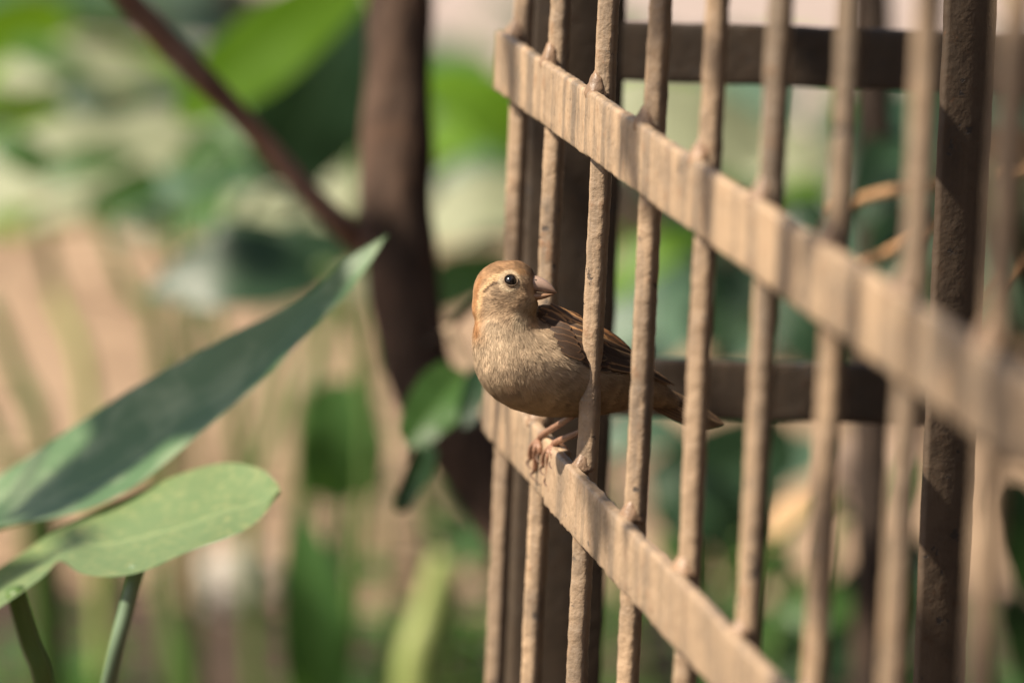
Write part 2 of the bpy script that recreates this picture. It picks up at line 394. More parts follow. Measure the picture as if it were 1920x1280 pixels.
def plant(name, label, cat, base, leaves, group=None, stem=M_stem, sr=.006):
    """leaves: (base px, tip px, width px, depth, normal, material, shape, petiole?)"""
    bx, by = base; root = tag(empty(name, (bx, by, 0)), label, cat, group)
    for i, lf in enumerate(leaves):
        (x0, y0), (x1, y1), wd, D, nk, mk, sh = lf[:7]
        D0, D1 = (D, D) if not isinstance(D, tuple) else D
        b = W(x0, y0, D0); t = W(x1, y1, D1)
        v, f, u = leaf_geo(b, t, wd * D0 / FPX, nvec(nk), sh, seed=i * 2.1 + x0, **(lf[8] if len(lf) > 8 else {}))
        obj('leaf', v, f, ML[mk], root, uvs=u)
        if len(lf) < 8 or lf[7]:
            g = Vector((bx + random.uniform(-.03, .03), by + random.uniform(-.03, .03), 0))
            mid = (b + g) * .5 + Vector((0, 0, .12)) + (b - t).normalized() * .03
            pts = [Vector(q) for q in spline([g, mid, b, b + (t - b) * .08], 14)]
            tv, tf, _ = tube(pts, [sr * (1.3 - .7 * i_ / 13) for i_ in range(14)], 8)
            obj('petiole', tv, tf, stem, root)
    return root
def gxy(x, D):
    p = W(x, 640, D); return (p.x, p.y)

# near plant on the left: one long waxy blade, one speckled round leaf
near = tag(empty('broadleaf_plant', (*gxy(120, 2.63), 0)), 'broad-leaved plant with a long waxy blue-green leaf and a pale speckled leaf', 'plant')
def outline_leaf(up, lo, DD, mat, bulge, parent, n=40, nu=12, seed=0, label=None):
    """blade between two edge curves given as (px, py, depth offset) lists; bulge gives it its cross curve"""
    Uc = spline(up, n); Lc = spline(lo, n); V, Fc, UVs = [], [], []
    for i in range(n):
        a, b = Uc[i], Lc[i]; pa = W(a[0], a[1], DD + a[2]); pb = W(b[0], b[1], DD + b[2])
        nr = (RT * -.2 + UP * .7 - F * .6)
        for j in range(nu + 1):
            u = j / nu
            p = pa.lerp(pb, u) + nr * (bulge * (pb - pa).length * (-math.sin(math.pi * u) + .35 * (1 - abs(2 * u - 1)) ** 2 * 0) + .0022 * noise.noise(Vector((i * .16, u * 2, seed))))
            V.append(p); UVs.append((u, i / (n - 1)))
    for i in range(n - 1):
        for j in range(nu):
            a = i * (nu + 1) + j; Fc.append((a, a + 1, a + nu + 2, a + nu + 1))
    o = obj('leaf', V, Fc, mat, parent, uvs=UVs)
    if label: o['label'] = label
    return o
outline_leaf([(-160, 985, .1), (0, 890, .08), (150, 790, .06), (300, 697, .045), (440, 625, .03), (570, 556, .02), (650, 490, .02), (726, 438, .02)],
             [(-160, 1035, -.06), (0, 988, -.05), (130, 962, -.045), (250, 915, -.04), (390, 800, -.03), (500, 705, -.02), (590, 610, -.005), (655, 548, .005), (728, 440, .02)],
             2.64, ML['near'], .10, near, seed=3, label='long waxy blue-green blade')
outline_leaf([(-150, 1130, .05), (-40, 1085, .05), (40, 1035, .06), (120, 985, .07), (235, 932, .08), (350, 884, .07), (430, 867, .06), (490, 880, .03), (520, 905, .0)],
             [(-150, 1215, -.05), (-20, 1150, -.05), (75, 1085, -.03), (112, 1052, -.0), (160, 1076, -.04), (260, 1072, -.06), (370, 1030, -.05), (470, 985, -.03), (527, 925, .0)],
             2.53, ML['speck'], .05, near, seed=8, label='pale speckled rounded leaf')
for pts, r, mt in (([(258, 1062, 2.49), (240, 1130, 2.49), (205, 1275, 2.5), (150, 1600, 2.58)], .0036, M_stem_grey),
                   ([(28, 1105, 2.5), (55, 1200, 2.51), (85, 1300, 2.52), (110, 1600, 2.58)], .0044, M_stem),
                   ([(-150, 1010, 2.64), (-140, 1200, 2.64), (0, 1600, 2.64)], .005, M_stem)):
    P = [W(*q) for q in pts]; e = Vector((near.location.x, near.location.y, 0)); P.append(e)
    tv, tf, _ = tube([Vector(q) for q in spline(P, 24)], r, 10); obj('petiole', tv, tf, mt, near)

plant('canna_plant', 'pale grey-green broad leaves spread in a layer left of the tree', 'plant', gxy(230, 4.7), [
    ((510, 290), (-60, 365), 185, 4.6, 'glare', 'pale', 'ovate'), ((300, 290), (-140, 400), 190, 4.5, 'glare', 'pale', 'ovate', 0),
    ((480, 245), (180, 235), 170, 4.9, 'ul', 'teal', 'ovate'), ((650, 320), (420, 425), 150, 4.7, 'glare', 'pale', 'ovate', 0),
    ((330, 420), (40, 415), 90, 4.4, 'ul', 'pale', 'ovate', 0), ((470, 420), (650, 390), 120, 4.5, 'ul', 'pale', 'ovate', 0),
    ((540, 290), (370, 370), 110, 4.3, 'ul', 'mid', 'ovate'), ((220, 400), (500, 340), 120, 4.4, 'ul', 'teal', 'ovate', 0),
    ((90, 250), (300, 300), 150, 5.3, 'cam', 'dark', 'ovate', 0), ((80, 330), (250, 290), 60, 4.3, 'cam', 'mid', 'ovate', 0), ((300, 330), (160, 400), 70, 4.3, 'right', 'mid', 'ovate', 0), ((-20, 260), (110, 330), 70, 4.35, 'cam', 'mid', 'ovate', 0), ((430, 260), (330, 330), 80, 4.3, 'cam', 'mid', 'ovate', 0), ((20, 90), (200, 190), 80, 4.8, 'right', 'mid', 'ovate', 0), ((250, 240), (120, 180), 80, 4.6, 'cam', 'dark', 'ovate', 0), ((380, 430), (600, 470), 70, 4.3, 'cam', 'dark', 'lance', 0)], sr=.0028)  # first dark leaf stands in for a shaded gap
plant('backing_plant', 'mid-green broad plant filling the gap behind the pale grey-green leaves', 'plant', gxy(420, 5.5), [
    ((700, 300), (380, 200), 200, 5.5, 'ul', 'mid', 'ovate'), ((120, 300), (460, 190), 170, 5.6, 'cam', 'mid', 'ovate', 0),
    ((300, 440), (640, 400), 130, 5.4, 'ul', 'mid', 'ovate'), ((560, 440), (200, 430), 90, 5.5, 'glare', 'teal', 'lance', 0),
    ((640, 200), (400, 110), 150, 5.7, 'cam', 'mid', 'ovate'), ((60, 420), (-80, 400), 90, 5.4, 'right', 'lime', 'ovate'), ((700, 480), (520, 470), 90, 5.4, 'cam', 'dark', 'lance', 0)], sr=.003)
plant('lime_plant', 'lime-green leaved plant at the edge of the pale leaves', 'plant', gxy(-60, 5.2), [
    ((-120, 150), (130, 20), 170, 5.2, 'right', 'lime', 'ovate'), ((-80, 200), (390, 125), 140, 5.0, 'ul', 'lime', 'ovate'),
    ((-80, 330), (120, 205), 130, 5.1, 'right', 'lime', 'ovate'), ((-20, 150), (330, 140), 110, 4.9, 'glare', 'pale', 'lance', 0),
    ((-60, 430), (110, 415), 50, 5.0, 'right', 'lime', 'lance', 0)], sr=.003)
plant('arching_plant', 'tall arching plant with a dark green leaf and a bright lime leaf beside the trunk', 'plant', gxy(600, 4.2), [
    ((330, 225), (720, -70), 150, 4.0, (.75, .6, .5), 'lime', 'lance', 0), ((660, -20), (515, 345), 270, (4.15, 4.1), (.4, .1, 1), 'dark', 'ovate', 1, dict(fold=.05)),  # backlit and shaded halves of one folded leaf, coloured lime and dark
    ((700, 150), (610, 430), 150, 4.35, 'left', 'pale', 'lance'), ((560, 440), (700, 330), 110, 4.3, 'glare', 'pale', 'lance', 0),
    ((380, 230), (620, 250), 150, 4.5, 'cam', 'mid', 'lance', 0), ((690, 60), (610, 260), 120, 4.4, 'glare', 'teal', 'lance', 0)], sr=.003)
plant('deep_green_plant', 'deep green plant with an upright pointed leaf and a thick sheath', 'plant', gxy(600, 3.8), [
    ((620, 520), (270, 540), 165, 3.8, (.2, .5, .9), 'dark', 'lance'), ((630, 940), (636, 710), 170, 3.9, (.3, .2, 1), 'mid', 'ovate', 0),
    ((590, 1400), (560, 940), 135, 3.75, (.35, .1, 1), 'mid', 'lance', 0), ((470, 465), (680, 455), 70, 4.0, 'cam', 'dark', 'lance', 0),
    ((612, 1500), (632, 900), 46, 3.9, 'cam', 'mid', 'lance', 0), ((700, 560), (600, 520), 60, 4.1, 'ul', 'pale', 'ovate', 0)], sr=.004)
plant('lime_clump', 'lime leaved clump seen between the trunk and the cage corner', 'plant', gxy(900, 4.6), [
    ((990, 290), (780, 140), 190, 4.6, 'right', 'lime', 'ovate'), ((780, 310), (1000, 230), 160, 4.7, (.3, .9, .5), 'lime', 'ovate'),
    ((1000, 390), (790, 430), 170, 4.5, 'glare', 'pale', 'ovate'), ((790, 560), (970, 490), 110, 4.4, 'cam', 'mid', 'ovate'),
    ((990, 340), (810, 340), 90, 4.8, 'glare', 'teal', 'lance', 0), ((860, 1060), (960, 980), 90, 4.4, 'ul', 'mid', 'ovate'), ((830, 950), (930, 1120), 90, 4.5, 'right', 'mid', 'lance')], sr=.0035)
plant('caged_side_plant', 'blue-green broad leaves with a lime edge behind the cage bars', 'plant', gxy(1260, 4.3), [
    ((1100, 165), (1345, 170), 120, 4.6, (.5, .7, .5), 'lime', 'ovate', 0), ((1080, 250), (1450, 275), 220, 4.5, 'glare', 'pale', 'ovate'),
    ((1120, 570), (1350, 420), 100, 4.2, (.3, .8, .6), 'lime', 'lance', 0), ((1100, 690), (1340, 560), 260, 4.3, 'glare', 'teal', 'ovate'),
    ((1140, 420), (1200, 660), 110, 4.4, 'back', 'lime', 'lance', 0), ((1320, 650), (1430, 470), 110, 4.2, 'cam', 'dark', 'ovate', 0),
    ((1100, 830), (1300, 815), 110, 4.1, 'glare', 'teal', 'lance', 0), ((1450, 640), (1320, 690), 90, 4.3, 'glare', 'teal', 'lance', 0),
    ((1380, 320), (1580, 290), 130, 4.6, 'glare', 'pale', 'lance', 0), ((1570, 365), (1430, 370), 70, 4.2, (.3, .9, .5), 'lime', 'lance', 0),
    ((1240, 450), (1340, 560), 130, 4.5, 'ul', 'teal', 'ovate', 0), ((1300, 330), (1420, 450), 110, 4.6, 'cam', 'mid', 'ovate', 0)], sr=.0035)
plant('shaded_plant', 'dark shaded plant with a dry pinkish leaf below the far cage rail', 'plant', gxy(1480, 3.9), [
    ((1230, 960), (1490, 810), 190, 3.9, (.3, .2, 1), 'dark', 'ovate'), ((1400, 1020), (1220, 880), 130, 3.8, 'cam', 'dark', 'lance'),
    ((1600, 660), (1440, 560), 170, 4.0, 'cam', 'dark', 'ovate'), ((1440, 960), (1380, 1110), 150, 3.9, 'cam', 'mid', 'lance'),
    ((1560, 940), (1710, 795), 140, 3.6, (-.5, .5, 1), 'dry', 'ovate'), ((1580, 970), (1700, 860), 120, 3.8, 'cam', 'mid', 'ovate', 0),
    ((1440, 1020), (1570, 930), 120, 3.7, 'left', 'tan', 'ovate'), ((1600, 1120), (1450, 1150), 110, 3.8, 'cam', 'mid', 'lance', 0),
    ((1230, 1010), (1340, 1120), 120, 3.9, 'right', 'mid', 'lance', 0), ((1570, 430), (1460, 415), 110, 4.1, 'cam', 'dark', 'lance', 0),
    ((1600, 1190), (1700, 1080), 130, 3.9, 'right', 'mid', 'ovate', 0), ((1420, 900), (1550, 840), 120, 4.1, 'glare', 'teal', 'ovate', 0),
    ((1350, 930), (1430, 830), 110, 3.95, (.2, .8, .6), 'mid', 'ovate', 0), ((1560, 1260), (1720, 1010), 170, 4.0, 'cam', 'dark', 'ovate', 0), ((1440, 1290), (1600, 1180), 130, 4.1, 'cam', 'dark', 'ovate', 0)], sr=.0035)
def clump(x, y, h, n, mats, rs_, spread=.2):
    root = tag(empty('leafy_clump', (x, y, 0)), 'leafy green clump growing in the far bed between the sandy ground and the pale path', 'plant', 'leafy clumps in the far bed')
    for i in range(n):
        a_ = rs_.uniform(0, 6.28); r_ = rs_.uniform(.03, spread); hh = h * rs_.uniform(.3, 1.0); L = rs_.uniform(.12, .22)
        b = Vector((x + r_ * math.cos(a_) * .5, y + r_ * math.sin(a_) * .5, hh)); d_ = Vector((math.cos(a_), math.sin(a_), rs_.uniform(-.5, .45))).normalized()
        t = b + d_ * L; n_ = Vector((rs_.uniform(-.5, .3), rs_.uniform(-.8, .1), 1.0))
        v, f, u = leaf_geo(b, t, L * rs_.uniform(.45, .65), n_, rs_.choice(('ovate', 'ovate', 'lance')), nv=9, nu=4, seed=i)
        obj('leaf', v, f, ML[rs_.choice(mats)], root, uvs=u)
        pts = [Vector(q) for q in spline([(x + rs_.uniform(-.02, .02), y + rs_.uniform(-.02, .02), 0), ((x + b.x) / 2, (y + b.y) / 2, hh * .6), b], 8)]
        tv, tf, _ = tube(pts, .004, 6); obj('petiole', tv, tf, M_stem, root)
rsc = random.Random(21)
for x, y, h, n, mats in ((-1.15, 8.0, .33, 13, ('mid', 'teal', 'lime')), (-.93, 7.75, .26, 13, ('teal', 'mid', 'pale')), (-.72, 8.3, .27, 12, ('mid', 'mid', 'teal')), (-.52, 7.8, .28, 13, ('mid', 'teal', 'dark')),
                         (-.33, 8.2, .32, 12, ('mid', 'dark', 'teal')), (-.16, 7.8, .24, 12, ('mid', 'lime', 'teal')), (.03, 8.1, .23, 11, ('mid', 'teal', 'lime')), (.2, 7.7, .24, 12, ('mid', 'lime', 'dark')),
                         (.38, 7.3, .2, 12, ('dark', 'mid', 'teal')), (.56, 7.0, .34, 13, ('dark', 'mid', 'dark')), (.74, 7.2, .4, 13, ('dark', 'dark', 'mid')), (.93, 7.4, .42, 12, ('dark', 'mid', 'mid')), (.46, 6.3, .16, 9, ('dark', 'mid', 'teal')), (.3, 6.6, .15, 9, ('mid', 'teal', 'dark'))):
    clump(x, y, h, n, mats, rsc)
def fill_blocking_hedge(x0, x1, y0, y1, h, label):  # leafy boxes added out of view to cut fill light on the cage
    V, Fc, UVs = [], [], []; r_ = random.Random(int(x0 * 10 + y0))
    bx = [(x0 + .1, y0 + .1), (x1 - .1, y0 + .1), (x1 - .1, y1 - .1), (x0 + .1, y1 - .1)]
    root = tag(empty('fill_blocking_hedge', ((x0 + x1) / 2, (y0 + y1) / 2, 0)), label, 'fill_blocking_hedge')
    obj('branch_core', [(x, y, z) for z in (0, h - .1) for x, y in bx], [(0, 1, 5, 4), (1, 2, 6, 5), (2, 3, 7, 6), (3, 0, 4, 7), (4, 5, 6, 7)], M_bark_dark, root, smooth=False)
    for _ in range(int(((x1 - x0) + (y1 - y0)) * 2 * h * 130)):
        p = Vector((r_.uniform(x0, x1), r_.uniform(y0, y1), r_.uniform(0.03, h))); k_ = r_.randrange(5)
        if k_ == 0: p.x = x0 + r_.uniform(0, .12)
        elif k_ == 1: p.x = x1 - r_.uniform(0, .12)
        elif k_ == 2: p.y = y0 + r_.uniform(0, .12)
        elif k_ == 3: p.y = y1 - r_.uniform(0, .12)
        else: p.z = h - r_.uniform(0, .12)
        L = r_.uniform(.08, .15); a_ = r_.uniform(0, 6.28); d_ = Vector((math.cos(a_), math.sin(a_), r_.uniform(-.6, .6))).normalized()
        v, f, u = leaf_geo(p - d_ * L / 2, p + d_ * L / 2, L * .5, Vector((r_.uniform(-1, 1), r_.uniform(-1, 1), 1)), 'ovate', nv=3, nu=2); o = len(V)
        V.extend(v); Fc.extend(tuple(i + o for i in q) for q in f); UVs.extend(u)
    obj('foliage', V, Fc, ML['dark'], root, uvs=UVs)['kind'] = 'stuff'
fill_blocking_hedge(1.15, 1.75, .2, 5.0, 2.3, 'tall unseen leafy screen added to block fill light on the open side of the cage')
fill_blocking_hedge(-.6, 2.6, -1.8, -1.1, 2.6, 'unseen leafy screen behind the camera, added to block fill light')
# upright reedy stalks over the sand
def stalk(pts, wpx, D, mt, label, group='reedy stalks in front of the sandy ground'):
    P = [W(x, y, D) for x, y in pts]; d = (P[-1] - P[-2]).normalized()
    q = P[-1]; base = Vector((q.x + .02, q.y, 0)); P.append(base)
    V, Fc, _ = tube([Vector(p) for p in spline(P, 26)], [wpx / 2 * D / FPX * (.75 + .5 * i / 25) for i in range(26)], 8)
    o = obj('stalk', V, Fc, mt, None); tag(o, label, 'stalk', group)
G_ = 'reedy stalks in front of the sandy ground'
stalk([(70, 400), (110, 560), (170, 760)], 30, 4.5, M_stem_pale, 'pale lime stalk rising in front of the sandy ground')
SL = 'thin green stalk rising in front of the sandy ground'
for pts, wpx in (([(185, 400), (240, 540), (300, 680)], 28), ([(-20, 560), (30, 690), (85, 860)], 36), ([(-40, 760), (20, 870), (60, 1000)], 34), ([(385, 400), (400, 560), (455, 860)], 22),
                 ([(330, 390), (335, 470), (350, 620)], 22), ([(520, 600), (530, 740), (470, 1000)], 24), ([(610, 560), (590, 680), (560, 850)], 26), ([(690, 560), (700, 720), (720, 960)], 16)):
    stalk(pts, wpx, 4.3, M_stem, SL)
stalk([(835, 1040), (805, 1150), (775, 1290)], 66, 4.2, M_stem_pale, 'thick pale yellow-green stalk standing at the foot of the trunk', None)
stalk([(300, 1060), (320, 1160), (360, 1300)], 44, 4.3, M_stem, 'thick mossy green stalk rising beside the white stone', None)

# white stone on the bed
bm = bmesh.new(); bmesh.ops.create_icosphere(bm, subdivisions=3, radius=1); c = W(445, 1160, 5.1)
for v in bm.verts:
    d = v.co.normalized(); f = 1 + .25 * noise.noise(d * 1.6); v.co = Vector((d.x * f * .042, d.y * f * .036, d.z * f * .034))
me = bpy.data.meshes.new('stone'); bm.to_mesh(me); bm.free(); me.materials.append(M_stone)
tag(put('stone', me, None, (c.x, c.y, .03)), 'small white stone lying on the dark planting bed', 'stone')
# timber edging by the path
p0, p1 = Vector((-3, 10.3, .06)), Vector((-.46, 9.7, .06))
V, Fc, _ = tube([p0.lerp(p1, i / 20) for i in range(21)], .075, 12, .1, 9)
tag(obj('timber_edging', V, Fc, M_bark_dark), 'dark round timber edging lying along the pale path', 'edging')

# ------------------------------------------------------------------ trees
tr = tag(empty('sapling_tree', W(1000, 1640, 3.1)), 'slim brown-barked tree standing left of the cage with one branch slanting up', 'tree'); tr.location.z = 0
tp = [(1010, 2900, 70), (1000, 1700, 68), (1010, 1300, 66), (985, 1050, 64), (885, 870, 66), (793, 720, 66), (766, 600, 66), (752, 480, 68), (742, 390, 70), (744, 250, 67), (747, 100, 62), (750, -60, 60), (748, -600, 50), (700, -1500, 40), (640, -3000, 26)]
S = spline([(*W(x, y, 3.1), r * 3.1 / FPX) for x, y, r in tp], 150)
V, Fc, _ = tube([Vector(s[:3]) for s in S], [s[3] for s in S], 20, .16, 26); obj('trunk', V, Fc, M_bark, tr)
bp = [(730, 480, 36, 3.1), (665, 440, 30, 3.09), (610, 395, 22, 3.07), (480, 250, 20, 3.05), (360, 125, 25, 3.02), (250, 10, 25, 3.0), (-100, -400, 15, 2.9), (-900, -1300, 9, 2.7)]
S = spline([(*W(x, y, d), r * d / FPX) for x, y, r, d in bp], 70)
V, Fc, _ = tube([Vector(s[:3]) for s in S], [s[3] for s in S], 12, .12, 40); obj('branch', V, Fc, M_bark_light, tr)
for pts, r, mt in (([(838, 610, 2.95), (868, 660, 2.95), (905, 725, 2.95), (960, 800, 2.97)], 11, M_twig_pale), ([(800, 650, 3.05), (845, 610, 2.98), (895, 565, 2.92)], 8, M_bark_dark), ([(815, 700, 3.05), (760, 860, 2.98)], 4, M_bark_dark)):
    S = spline([W(*q) for q in pts], 14); V, Fc, _ = tube([Vector(q) for q in S], r * 2.95 / FPX, 8, .15, 60); obj('twig', V, Fc, mt, tr)
for b, t, wd, nk in (((872, 700), (762, 835), 110, (.1, .5, 1)), ((800, 830), (746, 958), 52, (.4, .2, 1)), ((905, 690), (868, 800), 50, (.1, .3, 1))):
    v, f, u = leaf_geo(W(*b, 2.95), W(*t, 2.92), wd * 2.93 / FPX, nvec(nk), 'ovate', droop=.08, fold=.3); obj('leaf', v, f, ML['mid'] if wd > 60 else ML['dark'], tr, uvs=u)
# crown: out of the frame overhead, its leaves dapple the cage
def shade_pt(x, y, D): return W(x, y, D)
lit = [shade_pt(*q) for q in ((950, 540, 2.32), (950, 650, 2.32), (1040, 600, 2.34), (1060, 60, 2.4), (1140, 60, 2.3), (1070, 190, 2.4), (970, 800, 2.45), (1010, 870, 2.36), (1100, 250, 2.3), (1240, 1050, 2.2), (1440, 250, 2.0), (1320, 700, 2.1), (1000, 1100, 2.42), (920, 1050, 2.5), (1180, 650, 2.36), (1280, 760, 2.4), (1010, 360, 2.42), (940, 400, 2.5), (400, 950, 2.53), (250, 850, 2.63), (300, 1000, 2.53), (1055, 20, 2.4), (1052, 100, 2.4), (1140, 20, 2.3), (1135, 120, 2.3), (1020, 300, 2.41), (1015, 420, 2.41), (1000, 950, 2.42), (995, 1200, 2.42), (915, 1200, 2.5), (925, 900, 2.5), (1440, 320, 2.0), (1420, 500, 2.0), (1590, 100, 1.9), (1585, 250, 1.9), (1680, 1100, 1.8), (1690, 950, 1.8), (1310, 850, 2.1), (1310, 950, 2.1), (1215, 450, 2.2), (1450, 80, 2.0), (450, 250, 3.05), (560, 350, 3.06), (350, 110, 3.02), (745, 120, 3.07), (740, 300, 3.07), (915, 1000, 2.5), (905, 1270, 2.5), (940, 250, 2.5), (935, 330, 2.5))]
shd = [shade_pt(*q) for q in ((960, 60, 2.5), (965, 130, 2.5), (1195, 270, 2.22), (1200, 330, 2.22), (1110, 560, 2.3), (1105, 700, 2.3), (1100, 830, 2.3), (1090, 960, 2.28), (1130, 1000, 2.26), (1085, 1180, 2.3), (1200, 900, 2.2), (1200, 620, 2.2), (1340, 130, 2.08), (1560, 500, 1.9), (1800, 720, 1.7), (1870, 300, 1.7), (1870, 1000, 1.7), (300, 750, 2.64), (450, 700, 2.64), (120, 880, 2.64), (1420, 900, 2.05), (1750, 650, 1.72), (1850, 760, 1.65), (1900, 820, 1.6), (1680, 600, 1.76), (1870, 150, 1.66), (1870, 500, 1.66), (1850, 1100, 1.66), (1910, 760, 1.62), (1880, 880, 1.62))]
V, Fc, UVs = [], [], []
def crown_leaf(c, L, rs):
    a = rs.uniform(0, 6.28); d = Vector((math.cos(a), math.sin(a), rs.uniform(-.5, .2))).normalized()
    n_ = (Vector((0, 0, 1)) + Vector((rs.uniform(-.5, .5), rs.uniform(-.5, .5), 0))).normalized()
    v, f, u = leaf_geo(c - d * L / 2, c + d * L / 2, L * .5, n_, 'ovate', nv=6, nu=2); o = len(V)
    V.extend(v); Fc.extend(tuple(i + o for i in q) for q in f); UVs.extend(u)
rs = random.Random(5)
def ldist(c, p):
    q = c - p; return (q - SUN * q.dot(SUN)).length
for _ in range(900):
    q = Vector((rs.gauss(0, 1), rs.gauss(0, 1), rs.gauss(0, 1))).normalized() * rs.random() ** .4
    c = Vector((-.75 + q.x * 1.05, 2.75 + q.y * 1.15, 2.15 + q.z * .62))
    L = rs.uniform(.05, .1)
    if min(ldist(c, p) for p in lit) < .035 + L * .5 or min(ldist(c, q) for q in lit[:3]) < .06 + L * .5: continue
    if rs.random() < .35: continue
    if min(ldist(c, W(1000, 650, 2.35)), ldist(c, W(1500, 500, 2.0)), ldist(c, W(1250, 950, 2.2))) < .22 and rs.random() < .75: continue
    crown_leaf(c, L, rs)
def hang_leaf(c, L, wd_, rs):
    d = Vector((rs.uniform(-.25, .25), rs.uniform(-.25, .25), -1)).normalized(); n_ = Vector((-1, rs.uniform(-.6, .6), .2))
    v, f, u = leaf_geo(c - d * L / 2, c + d * L / 2, wd_, n_, 'lance', nv=8, nu=2, droop=.05); o = len(V)
    V.extend(v); Fc.extend(tuple(i + o for i in q) for q in f); UVs.extend(u)
for p in shd:
    crown_leaf(p + SUN * rs.uniform(1.2, 1.6), rs.uniform(.04, .06), rs)
for k in range(90):                                           # along the two rails and the near bars
    t = 1.0 - 1.2 * rs.random() ** 1.5; z = rs.choice((ZR[4], ZR[4], ZR[3], ZR[3], ZR[4] + .1, ZR[3] + .08, ZR[3] - .1)) + rs.uniform(-.02, .02)
    p = B3 - A * t; p.z = z; c = p + SUN * rs.uniform(.9, 1.4)
    if min(ldist(c, q) for q in lit) < .04 or min(ldist(c, q) for q in lit[:3]) < .075: continue
    hang_leaf(c, rs.uniform(.07, .12), rs.uniform(.012, .02) + .014 * max(0, t), rs)
for q in ((100, 870), (330, 700), (350, 760), (450, 650), (40, 910), (390, 680), (130, 880), (190, 790), (330, 800), (400, 760), (500, 640), (560, 590)):
    if math.hypot(q[0] - 235, q[1] - 860) < 75: continue
    crown_leaf(W(*q, 2.66) + SUN * rs.uniform(1.2, 1.6), rs.uniform(.08, .12), rs)
for q in ((766, 600), (775, 660), (793, 720), (815, 780), (850, 830), (880, 880), (900, 940), (740, 560), (800, 640), (830, 740)):
    crown_leaf(W(*q, 3.07) + SUN * rs.uniform(1.1, 1.6), rs.uniform(.10, .14), rs)
obj('crown', V, Fc, ML['mid'], tr, uvs=UVs)['kind'] = 'stuff'
# crown limbs
V, Fc = [], []
for k in range(9):
    a = rs.uniform(0, 6.28); b0 = W(720, -1300 - 150 * k, 3.1); e = Vector((-.75 + 0.9 * math.cos(a), 2.75 + .9 * math.sin(a), 2.1 + rs.uniform(-.2, .4)))
    S = spline([b0, (b0 + e) / 2 + Vector((0, 0, .1)), e], 12); v, f, _ = tube([Vector(q) for q in S], [.012 * (1 - i / 13) + .002 for i in range(12)], 6)
    V, Fc = merge((V, Fc), (v, f))
obj('limbs', V, Fc, M_bark, tr)['kind'] = 'stuff'

t2 = tag(empty('dark_sapling', W(1640, 640, 3.5)), 'dark slim trunk with dry orange twigs inside the cage beside the slim post', 'tree'); t2.location.z = 0
S = spline([(*W(x, y, 3.5), r * 3.5 / FPX) for x, y, r in ((1640, 2400, 44), (1640, 1300, 42), (1636, 700, 40), (1640, 300, 40), (1632, 0, 38), (1640, -700, 32), (1660, -2200, 16))], 50)
V, Fc, _ = tube([Vector(s[:3]) for s in S], [s[3] for s in S], 12, .2, 26); obj('trunk', V, Fc, M_bark_dark, t2)
for pts, r in (([(1560, 392, 2.95), (1660, 360, 2.9), (1790, 340, 2.85)], 10), ([(1600, 505, 3.0), (1680, 465, 2.9), (1790, 400, 2.85)], 10), ([(1700, 700, 3.2), (1850, 560, 3.0), (1960, 440, 2.9)], 7), ([(1880, 330, 3.0), (1960, 300, 3.0)], 9)):
    S = spline([W(*q) for q in pts], 12); V, Fc, _ = tube([Vector(q) for q in S], r * 2.9 / FPX, 8, .15, 60); obj('twig', V, Fc, M_twig, t2)
for b, t, wd, nk, mk in (((1690, 250), (1600, 420), 100, 'cam', 'dark'), ((1700, 380), (1640, 560), 100, 'cam', 'dark'), ((1930, 300), (1840, 250), 70, 'left', 'dry'), ((1940, 120), (1880, 200), 80, 'cam', 'dark'), ((1960, 560), (1880, 420), 100, 'cam', 'dark'), ((1960, 1100), (1880, 900), 130, 'cam', 'dark'), ((1960, 1290), (1890, 1120), 100, 'cam', 'dark')):
    v, f, u = leaf_geo(W(*b, 3.5), W(*t, 3.45), wd * 3.5 / FPX, nvec(nk), 'ovate', droop=.08, fold=.2); obj('leaf', v, f, ML[mk], t2, uvs=u)

# ------------------------------------------------------------------ sparrow
D0 = 2.338
def BW(x, y, yc): return W(x, y, D0 + yc / 100)          # yc: centimetres away from the camera
CM = .01
bird = tag(empty('sparrow', BW(1040, 850, 0)), 'small buff and brown sparrow perched on the lower rail, head turned over its shoulder', 'bird')
bo = bird.location.copy()
chain = spline([(*BW(x, y, yc), r * CM) for x, y, yc, r in (
    (948, 598, -.45, 1.24), (952, 640, -.5, 1.42), (972, 676, -.35, 1.74), (1010, 688, .1, 1.93), (1055, 688, .7, 2.04), (1100, 694, 1.3, 1.88), (1145, 707, 1.95, 1.42), (1185, 719, 2.5, .98), (1222, 734, 3.0, .6), (1250, 747, 3.4, .36))], 46)
sph = [(Vector(s[:3]), s[3]) for s in chain]
for x, y, yc, r in ((946, 547, -.5, 1.27), (962, 534, -.58, 1.0), (958, 563, -.6, 1.1), (940, 572, -.45, 1.2), (976, 548, -.6, .64), (974, 568, -.6, .76), (1022, 612, .7, .9), (1060, 626, 1.1, .98), (1097, 646, 1.5, .98), (1137, 672, 2.0, .92), (1177, 697, 2.45, .74)):
    sph.append((BW(x, y, yc), r * CM))
bm = bmesh.new()
for c, r in sph:
    bmesh.ops.create_icosphere(bm, subdivisions=3, radius=r, matrix=Matrix.Translation(c))
tmp = bpy.data.meshes.new('tmp'); bm.to_mesh(tmp); bm.free()
to = bpy.data.objects.new('tmp', tmp); COL.objects.link(to)
md = to.modifiers.new('r', 'REMESH'); md.mode = 'VOXEL'; md.voxel_size = .0009
ms = to.modifiers.new('s', 'SMOOTH'); ms.factor = .5; ms.iterations = 14
ev = to.evaluated_get(bpy.context.evaluated_depsgraph_get()); me = bpy.data.meshes.new_from_object(ev)
bpy.data.objects.remove(to); bpy.data.meshes.remove(tmp)
nvt = len(me.vertices); co = np.empty(nvt * 3, np.float32); me.vertices.foreach_get('co', co); co = co.reshape(-1, 3).astype(float)
cF, cR, cU, cC = (np.array(q) for q in (F, RT, UP, CAM))
